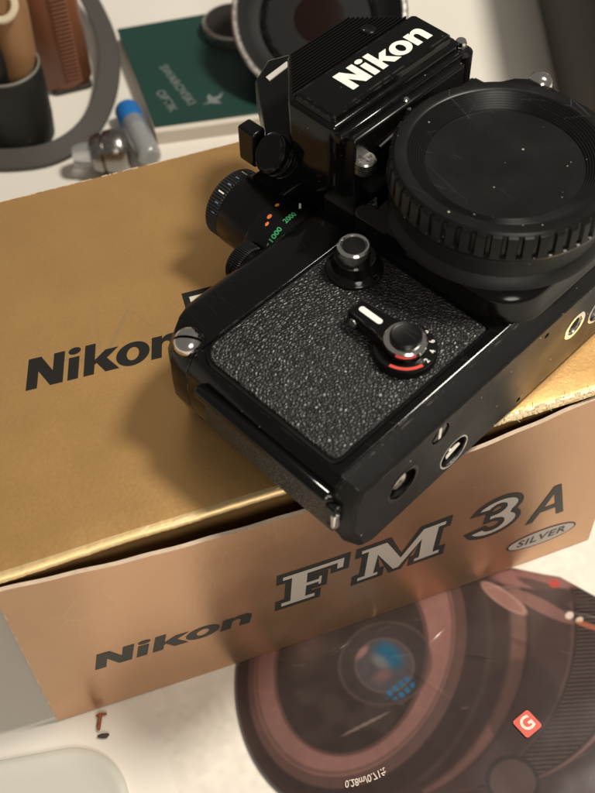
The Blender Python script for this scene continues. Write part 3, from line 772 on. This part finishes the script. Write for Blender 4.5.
    put(1-sm(.985, 1.01, e1), (.30, .185, .165)); put((1-sm(.99, 1.01, e1))*(.5+.5*np.cos(ang+2.4))*.55, (.20, .135, .125))
    put((1-sm(.99, 1.01, e1))*sm(.5, .8, n3)*.35, (.36, .23, .20))
    put((sm(.955, .97, e1)*(1-sm(.985, .995, e1)))*.6, (.13, .09, .08))
    put(1-sm(.985, 1.015, ell(X, Y, 96.3, -13.5, 34.2, 24.8, .93)), (.15, .10, .095))
    put(1-sm(.985, 1.015, e2), (.068, .060, .055))
    put((1-sm(.95, 1.0, e2))*sm(.4, .75, n1)*.5, (.10, .085, .075))
    put((1-sm(.97, 1.02, e2))*(1-sm(.0, 1.0, ell(X, Y, 84, -4, 16, 9, .9)))*.8, (.16, .12, .105))
    g2 = ell(X, Y, 105.8, -19.6, 15.6, 13.8, .2); g1 = ell(X, Y, 105.2, -20.3, 9.4, 9.2, 0)
    put((1-sm(.0, .06, abs(g2-1)))*.55, (.17, .135, .125)); put((1-sm(.97, 1.03, g2))*.5, (.085, .080, .080))
    put((1-sm(.0, .10, abs(g1-1)))*.6, (.20, .16, .15)); put((1-sm(.9, 1.02, g1))*.85, (.115, .115, .125))
    put((1-sm(.3, 1.0, ell(X, Y, 107.6, -17.6, 5.6, 7.6, .3)))*.9, (.035, .16, .25))
    put((1-sm(.2, 1.0, ell(X, Y, 104.4, -18.8, 3.0, 5.2, .5)))*.75, (.22, .23, .23))
    put((1-sm(.2, 1.0, ell(X, Y, 103.0, -23.5, 5.2, 3.2, .2)))*.8, (.22, .15, .15))
    put((1-sm(.3, 1.0, ell(X, Y, 100.0, -13.6, 4.2, 1.6, .5)))*.8, (.33, .21, .20))
    bl = (1-sm(.75, 1.05, ell(X, Y, 107.0, -29.4, 6.2, 3.2, .25)))
    u_ = (X-107)*.94+(Y+29.4)*.34; v_ = -(X-107)*.34+(Y+29.4)*.94
    put(bl*sm(.35, .6, np.abs(np.sin(u_*1.25)))*sm(.3, .6, np.abs(np.sin(v_*1.1+.5)))*.9, (.05, .19, .32))
    put((1-sm(.7, 1.1, ell(X, Y, 92, -36.5, 9.5, .55, .12)))*.8, (.26, .22, .20))
    # button and scratches
    b1 = ell(X, Y, 127.6, -69.0, 8.6, 8.2, .3); put((1-sm(.97, 1.03, b1))*full*.85, (.058, .045, .042)); put((1-sm(.8, .86, b1))*full, (.12, .09, .08))
    put(full*(1-sm(.9, 1.05, ell(X, Y, 141.5, -48.5, 12, 17, -.55)))*.45, (.062, .048, .045))
    rs = np.random.RandomState(4)
    for q in range(14):
        cx, cy, a, l = rs.uniform(56, 180), rs.uniform(-85, -4), rs.uniform(-.8, .2)+.1, rs.uniform(.5, 3.6)
        put(full*(1-sm(.6, 1.1, ell(X, Y, cx, cy, l, .26, a)))*rs.uniform(.15, .5), (.30, .24, .21))
    # blue-ish printed rim on the left outline
    put(full*sm(.975, .985, e0)*(1-sm(.99, 1.0, e0))*(X < 95)*.8, (.16, .17, .18))
    dk = full[..., None]; col = col*(1-dk)+dk*(col**1.22)*np.array([.84, .75, .74])
    for _ in range(1):                                 # the soft focus of the printed photograph
        p_ = np.pad(col, ((1, 1), (1, 1), (0, 0)), mode='edge'); col = (p_[:-2, 1:-1]+p_[2:, 1:-1]+p_[1:-1, :-2]+p_[1:-1, 2:]+2*p_[1:-1, 1:-1])/6
    col *= (.94+.12*n2)[..., None]
    # relief: the glossy sheet is crinkled near the box
    Z = .22+.16*value_noise(X, Y, 9, 21)*full+.10*value_noise(X, Y, 3.7, 23)*sm(-14, -4, Y)*full+.10*value_noise(X, Y, 26, 24)
    rs2 = np.random.RandomState(12)
    for q in range(16):                                # straight creases in the glossy sheet
        cx, cy, th_, ln2 = rs2.uniform(58, 180), rs2.uniform(-30, -2), rs2.uniform(-1.2, .9), rs2.uniform(4, 14)
        u_ = (X-cx)*np.cos(th_)+(Y-cy)*np.sin(th_); v_ = -(X-cx)*np.sin(th_)+(Y-cy)*np.cos(th_)
        Z = Z+.18*np.exp(-(v_/.55)**2)*np.exp(-(u_/ln2)**2*2.5)*full
    Z = np.where(Y > -3, np.minimum(Z, .34), Z); Z = .03+Z*sm(x0, x0+9, X)
    V = np.stack([X, Y, Z], -1).reshape(-1, 3)*S
    I = np.arange(nxs*nys).reshape(nxs, nys)
    Q = np.stack([I[:-1, :-1], I[1:, :-1], I[1:, 1:], I[:-1, 1:]], -1).reshape(-1, 4)
    me = bpy.data.meshes.new('printed_sheet'); me.vertices.add(len(V)); me.vertices.foreach_set('co', V.ravel())
    me.loops.add(Q.size); me.loops.foreach_set('vertex_index', Q.ravel().astype(np.int32))
    me.polygons.add(len(Q)); me.polygons.foreach_set('loop_start', np.arange(0, Q.size, 4, dtype=np.int32)); me.polygons.foreach_set('loop_total', np.full(len(Q), 4, np.int32))
    me.update(); me.validate()
    at = me.color_attributes.new('print', 'FLOAT_COLOR', 'POINT')
    at.data.foreach_set('color', np.concatenate([col.reshape(-1, 3), np.ones((len(V), 1))], 1).astype(np.float32).ravel())
    M = Mat('glossy_print', (.5, .5, .5), .22, 0, .24)
    a = M.n('ShaderNodeAttribute', attribute_name='print'); M.set('Base Color', a.outputs['Color'])
    M.bump(M.noise(120, 4), .05, .0004)
    me.materials.append(M.m); me.shade_smooth()
    o = bpy.data.objects.new('printed_sheet', me); COL.objects.link(o)
    return tag(o, 'glossy printed picture of a photographic lens under the front of the gold box', 'print')
sheet = printed_sheet()
def on_sheet(cx, cy, th): return lambda x, y: (cx+x*math.cos(th)-y*math.sin(th), cy+x*math.sin(th)+y*math.cos(th), 1.02)
G0 = rrect(-3.4, -3.4, 3.4, 3.4, .9)
mp = on_sheet(139.9, -54.3, .32)
m = MB(); m.flat([G0], fn=lambda x, y: (*mp(x, y)[:2], .92)); m.build('red_badge', Mat('red_print', (.62, .075, .045), .3), sheet, recalc=False)
small_text('G', 6.2, Mat('pale_print', (.85, .62, .52), .35), 'badge_letter', sheet, mp, bold=.16)
TXT = '0.28m/0.71ft'
pr = Mat('cream_print', (.62, .52, .45), .35)
def ring_text(x, y):
    # bend the line of text along the printed ring
    a = -1.76+x/46.0; c, s_ = math.cos(.84), math.sin(.84)
    t = a-.84; px, py = (47.2+y)*math.cos(t), (33.6+y)*math.sin(t)
    return (99.4+px*c-py*s_, -11.2+px*s_+py*c, 1.0)
small_text(TXT, 3.2, pr, 'ring_lettering', sheet, ring_text, bold=.05)

# ================================================================== SMALL THINGS ON THE DESK
# translucent rounded plastic lid at the desk's near corner
tl = rrect(-70, -120, 17.5, -13.2, [5, 5, 19, 5], 12)
tl = [((x-17)*math.cos(-.16)-(y+13)*math.sin(-.16)+17+1.0, (x-17)*math.sin(-.16)+(y+13)*math.cos(-.16)-13-1.0) for x, y in tl]
m = MB(); m.loft([[(x, y, .05) for x, y in tl], [(x, y, 1.2) for x, y in tl], [(x, y, 2.2) for x, y in offset(tl, -1.2)], [(x, y, 2.2) for x, y in offset(tl, -3.2)], [(x, y, 1.7) for x, y in offset(tl, -4.6)]])
fm = Mat('frosted_plastic', (.55, .54, .48), .42, 0, .4)
fm.b.inputs['Subsurface Weight'].default_value = .3; fm.b.inputs['Subsurface Radius'].default_value = (.004, .004, .004)
tag(m.build('plastic_tray', fm, sharp=50), 'milky white plastic tray with a rounded corner on the desk', 'tray')
# a scrap of dried leaf on the desk
def scrap(name, pts, mat, lab, wdt):
    m = MB(); m.tube(pts, wdt, 7); return tag(m.build(name, mat), lab, 'scrap')
rust = Mat('rust_brown', (.25, .075, .025), .75); rust.set('Base Color', rust.mix(rust.noise(900, 3), (.14, .035, .012), (.36, .12, .045)))
m = MB(); m.tube([(11.6, -9.4, .9), (12.0, -8.2, 1.3), (12.8, -6.4, 1.1), (13.2, -4.6, .9)], [.5, .7, .6, .75], 7); m.tube([(11.9, -4.5, .8), (13.2, -4.6, 1.0), (15.4, -5.0, .9)], [.3, .7, .35], 6)
tag(m.build('leaf_scrap', rust), 'tiny rust brown hooked scrap lying in front of the box', 'scrap')
m = MB(); m.tube([(10.8, -11.2, .8), (12.0, -11.5, .9), (13.5, -11.9, .8), (14.4, -11.6, .6)], [.35, .75, .8, .3], 7)
tag(m.build('dark_crumb', Mat('dark_crumb', (.05, .042, .032), .8)), 'tiny dark grey crumb beside the rust brown scrap', 'crumb')

# ================================================================== BACKGROUND
# green booklet
def quad_map(p00, p10, p11, p01):
    def f(u, v): return tuple(p00[k]*(1-u)*(1-v)+p10[k]*u*(1-v)+p11[k]*u*v+p01[k]*(1-u)*v for k in (0, 1))
    return f
qa, qb, qc, qd = (104.0, 253.0), (172.0, 242.0), (186.0, 327.0), (107.0, 334.0)   # near-left, near-right, far-right, far-left
bk_ = thing('green_booklet', 'dark green booklet with silver lettering lying on the desk behind the box', 'booklet', (0, 0, 0))
m = MB(); m.loft([[(x, y, .1) for x, y in (qa, qb, qc, qd)], [(x, y, 7.2) for x, y in (qa, qb, qc, qd)]])
pg = Mat('page_edges', (.72, .66, .56), .7); pg.set('Base Color', pg.mix(pg.noise(60, 3, .5, (1, 1, 40)), (.62, .56, .47), (.76, .71, .61)))
m.build('page_block', pg, bk_, bevel=.2)
gm = Mat('green_cover', (.018, .060, .040), .42); gm.set('Base Color', gm.mix(gm.noise(40, 4), (.011, .043, .035), (.015, .053, .043))); gm.bump(gm.noise(900, 2), .1, .0001)
c4 = [(qa[0]+.6, qa[1]+3.2), (qb[0], qb[1]+3.2), (qc[0]+.4, qc[1]+.6), (qd[0]-.4, qd[1]+.6)]
m = MB(); m.loft([[(x, y, 7.25) for x, y in c4], [(x, y, 8.1) for x, y in c4]]); cov = m.build('cover', gm, bk_, bevel=.3)
foil = Mat('silver_foil', (.24, .27, .25), .45, .3)
def bk_text(cx, cy, th): return lambda x, y: (cx+x*math.cos(th)-y*math.sin(th), cy+x*math.sin(th)+y*math.cos(th), 8.16)
th = -math.pi/2+.16
small_text('SWAROVSKI', 6.0, foil, 'cover_lettering', cov, bk_text(122.6, 281.5, th), bold=.04)
small_text('OPTIK', 6.0, foil, 'cover_lettering', cov, bk_text(114.6, 272.0, th), bold=.04)
bird = [(-8, 1), (-3, .6), (-1.5, 4.5), (1.5, 6.5), (1.2, 2.2), (4, 1.0), (9, 2.4), (4.6, -1.2), (1.6, -1.4), (2.2, -5.5), (-1.0, -3.4), (-2.6, -1.2)]
f_ = bk_text(135.5, 264.5, .35)
m = MB(); m.flat([[(x*.8, y*.8) for x, y in bird]], fn=f_); m.build('cover_emblem', foil, cov, recalc=False)

# vial with a blue cap
vi = thing('glass_vial', 'small clear vial with a bright blue cap beside the green booklet', 'vial', (0, 0, 0))
va, vb = Vector((97.4, 238, 6.0)), Vector((95.6, 282, 6.0)); vd = (vb-va).normalized()
glass = Mat('clear_plastic', (.72, .74, .74), .12, 0, .5, 0, .75)
frost = Mat('grey_vial_label', (.38, .38, .37), .35)
m = MB(); m.lathe([(4.0, 0), (5.3, 1.2), (5.6, 3), (5.6, 27), (5.3, 27.6), (4.8, 27.6), (4.8, 2), (.02, 2)], va, vd, 36); m.build('vial_body', glass, vi, sharp=40)
m = MB(); m.lathe([(3.9, 2.4), (3.9, 22), (.02, 22.5)], va, vd, 24); m.build('vial_insert', frost, vi)
m = MB(); m.lathe([(5.7, 27.2), (5.9, 27.6), (5.9, 36.4), (5.5, 37.6), (4.2, 38.2), (.02, 38.2)], va, vd, 40); m.build('vial_cap', Mat('blue_plastic', (.012, .14, .42), .38), vi, sharp=40)

# turned metal fitting
mf = thing('metal_fitting', 'turned shiny steel fitting standing beside the vial', 'fitting', (0, 0, 0))
fa, fd = Vector((76.5, 245, 10.2)), Vector((.94, -.22, .05)).normalized()
m = MB(); m.lathe([(6.4, -4), (8.2, -3.2), (9.2, -.6), (9.2, 1.0), (8.5, 1.6), (9.6, 2.6), (10.1, 6), (10.0, 9.5), (8.8, 11.6), (8.2, 12.2), (6.0, 12.6), (.02, 12.6)], fa, fd, 40); m.build('fitting_body', chrome_mat('steel', (.30, .285, .27), .26), mf, sharp=30)
m = MB(); m.lathe([(4.6, -12), (5.6, -9), (6.0, -3.5), (.02, -3.5)], fa, fd, 32); m.build('fitting_stub', glass, mf)

# large lens standing on the booklet
ln = thing('large_lens', 'large chrome rimmed lens tipped up on the green booklet behind the camera', 'lens', (0, 0, 0))
lc, la = Vector((190, 268, 39)), Vector((-.20, -.52, .83)).normalized()
m = MB(); m.lathe([(30, -30), (33, -29), (34, -8), (38, -6), (40, -2), (40, 0), (38.5, .6), (37.4, .2), (34, -3), (27, -6), (26, -6)], lc, la, 72); m.build('barrel', hole_black, ln, sharp=30)
ring('chrome_rim', chrome_mat('bright_rim', (.80, .76, .70), .3), lc, la, 37.6, 40.6, -3.0, 1.0, 72, ln, .9)
ring('inner_ring', black_paint, lc, la, 24.5, 27.5, -6.5, -4.4, 64, ln, .4)
m = MB(); m.lathe([(25, -9.0), (20, -7.2), (12, -6.0), (4, -5.6), (.02, -5.55)], lc, la, 48); m.build('front_glass', Mat('coated_glass', (.010, .004, .003), .16, 0, .4), ln, sharp=80)
m = MB(); m.lathe([(37.0, -20), (38.5, -19), (38.5, -11), (37.0, -10), (34, -10)], lc, la, 160, teeth=40, td=.8, tr=(1, 2)); m.build('grip_ring', rubber, ln, sharp=30)
# round lens cap
m = MB(); cc = (160.5, 311, 0)
m.lathe([(14.2, 8.2), (15.2, 8.5), (15.2, 14.0), (14.4, 14.8), (13.4, 14.8)], cc, (0, 0, 1), 48); rc = thing('lens_cap', 'round dark lens cap with a pale metal rim on the green booklet', 'lens cap')
m.build('rim', dull_chrome, rc, sharp=40)
m = MB(); m.lathe([(13.5, 14.3), (13.2, 15.1), (11.5, 15.3), (.02, 15.3)], cc, (0, 0, 1), 48); m.build('cap_disc', Mat('brown_black', (.022, .018, .015), .55), rc, sharp=40)

# brown leather case, black tube, strap
lea = Mat('brown_leather', (.16, .058, .026), .42, 0, .45); lea.set('Base Color', lea.mix(lea.noise(30, 4), (.115, .038, .017), (.21, .082, .037))); lea.bump(lea.noise(700, 3), .25, .0002)
tan = Mat('tan_leather', (.36, .20, .09), .45); tan.set('Base Color', tan.mix(tan.noise(18, 3), (.17, .080, .034), (.36, .20, .092)))
cas = thing('leather_case', 'brown ribbed leather camera case standing on the desk beside a black tube', 'case', (0, 0, 0))
m = MB(); lp = rrect(60.0, 304, 88.0, 372, [12, 11, 12, 12]); m.loft([[(x, y, 2.2) for x, y in offset(lp, -1)], [(x, y, 3.2) for x, y in lp], [(x, y, 66) for x, y in lp], [(x, y, 70) for x, y in offset(lp, -3)]]); m.build('case_body', lea, cas, sharp=50)
for k in range(28):
    z = 6+k*2.15
    m = MB(); m.prism(rrect(73.5, 302.9, 81.5, 306.5, .5, 2), z, z+1.2); m.build('rib', lea, cas, bevel=.3)
m = MB(); lp = rrect(66, 304, 86, 350, 3); m.loft([[(x, y, .1) for x, y in lp], [(x, y, 2.6) for x, y in lp]]); m.build('case_foot', Mat('dark_foot', (.03, .022, .018), .5), cas, bevel=.4)
tb = thing('black_pouch', 'black cylindrical pouch holding a tan leather tool, standing in front of the brown case', 'pouch', (0, 0, 0))
PC = (47.0, 281.0, 0)
m = MB(); m.lathe([(13.0, .1), (14.6, 1.6), (15.4, 12), (15.6, 33), (15.4, 40), (15.0, 40.6), (14.4, 40.6), (14.0, 37), (.02, 30)], PC, (0, 0, 1), 56); m.build('pouch_body', rubber, tb, sharp=40)
ring('pouch_rim', Mat('grey_rim', (.16, .15, .13), .4), PC, (0, 0, 1), 14.3, 15.4, 40.2, 41.2, 56, tb, .3)
tan_tool = thing('tan_leather_holder', 'tan leather holder with a cream ring stuck upright in the black pouch', 'holder', (0, 0, 0))
m = MB(); m.lathe([(8.0, 30.8), (9.5, 40), (9.8, 62), (9.0, 92), (7.5, 96), (.02, 96)], (51.0, 284.0, 0), (.04, .06, 1), 40); m.build('holder_body', tan, tan_tool, sharp=50)
ring('cream_ring', Mat('cream_plastic', (.55, .46, .32), .45), (51.4, 279, 71), (-.15, -.75, .6), 4.6, 7.8, -1.5, 2.4, 40, tan_tool, .8)
m = MB(); m.tube([(41.5, 275, 34), (41.8, 273.4, 48), (41.0, 272.6, 60), (38.5, 273.6, 71), (33, 276.5, 79), (24, 281, 84)], [5.2, 5.6, 5.6, 5.4, 5.2, 5.0], 20); m.build('pouch_flap', rubber, tb, sharp=60)
def strap(name, ctrl, wid, lab):
    pts = []; n = len(ctrl)
    for i in range(n-1):
        p0, p1, p2, p3 = [Vector(ctrl[max(0, min(n-1, i+k))]) for k in (-1, 0, 1, 2)]
        for q in range(10):
            t = q/10; pts.append(.5*((2*p1)+(p2-p0)*t+(2*p0-5*p1+4*p2-p3)*t*t+(3*p1-p0-3*p2+p3)*t**3))
    pts.append(Vector(ctrl[-1])); m = MB(); rings = []
    for i, p in enumerate(pts):
        d = pts[min(i+1, len(pts)-1)]-pts[max(0, i-1)]; d.z = 0; d.normalize(); u = Vector((d.y, -d.x, .35)).normalized(); nn = Vector((0, 0, 1))
        rings.append([p+u*wid/2-nn*.9, p+u*wid/2+nn*.9, p-u*wid/2+nn*.9, p-u*wid/2-nn*.9])
    m.loft(rings); o = m.build(name, Mat('strap_webbing', (.058, .052, .046), .62), bevel=.5); return tag(o, lab, 'strap')
strap('camera_strap', [(92, 395, 22), (98.5, 358, 14), (99.5, 325, 8), (91, 295, 4.6), (76, 271, 4), (57, 261, 3.6), (36, 264, 3.6), (10, 276, 3.6)], 10.5, 'dark grey carrying strap curving round the brown leather case')

# dark bag and other gear at the desk's far right
m = MB(); lp = rrect(0, -90, 170, 110, 14); a_ = -.34
lp = [(298+x*math.cos(a_)-y*math.sin(a_), 236+x*math.sin(a_)+y*math.cos(a_)) for x, y in lp]
m.loft([[(x, y, .1) for x, y in offset(lp, -3)], [(x, y, 6) for x, y in lp], [(x, y, 68) for x, y in lp], [(x, y, 76) for x, y in offset(lp, -5)]])
bagm = Mat('dark_fabric', (.045, .042, .037), .75); bagm.bump(bagm.noise(900, 3), .3, .0004)
tag(m.build('camera_bag', bagm, sharp=50), 'dark grey fabric camera bag standing on the desk behind the camera', 'bag')
m = MB(); m.lathe([(16, 8), (17.5, 9), (17.5, 30), (16, 32), (14, 32), (13, 30)], (250, 352, 0), (0, 0, 1), 56, teeth=14, td=.8, tr=(1, 2)); m.lathe([(13.2, .1), (13.2, 8.2), (.02, 8.2)], (250, 352, 0), (0, 0, 1), 40)
tag(m.build('steel_ring', dull_chrome, sharp=30), 'ridged silver lens ring standing on the desk behind the camera', 'ring')
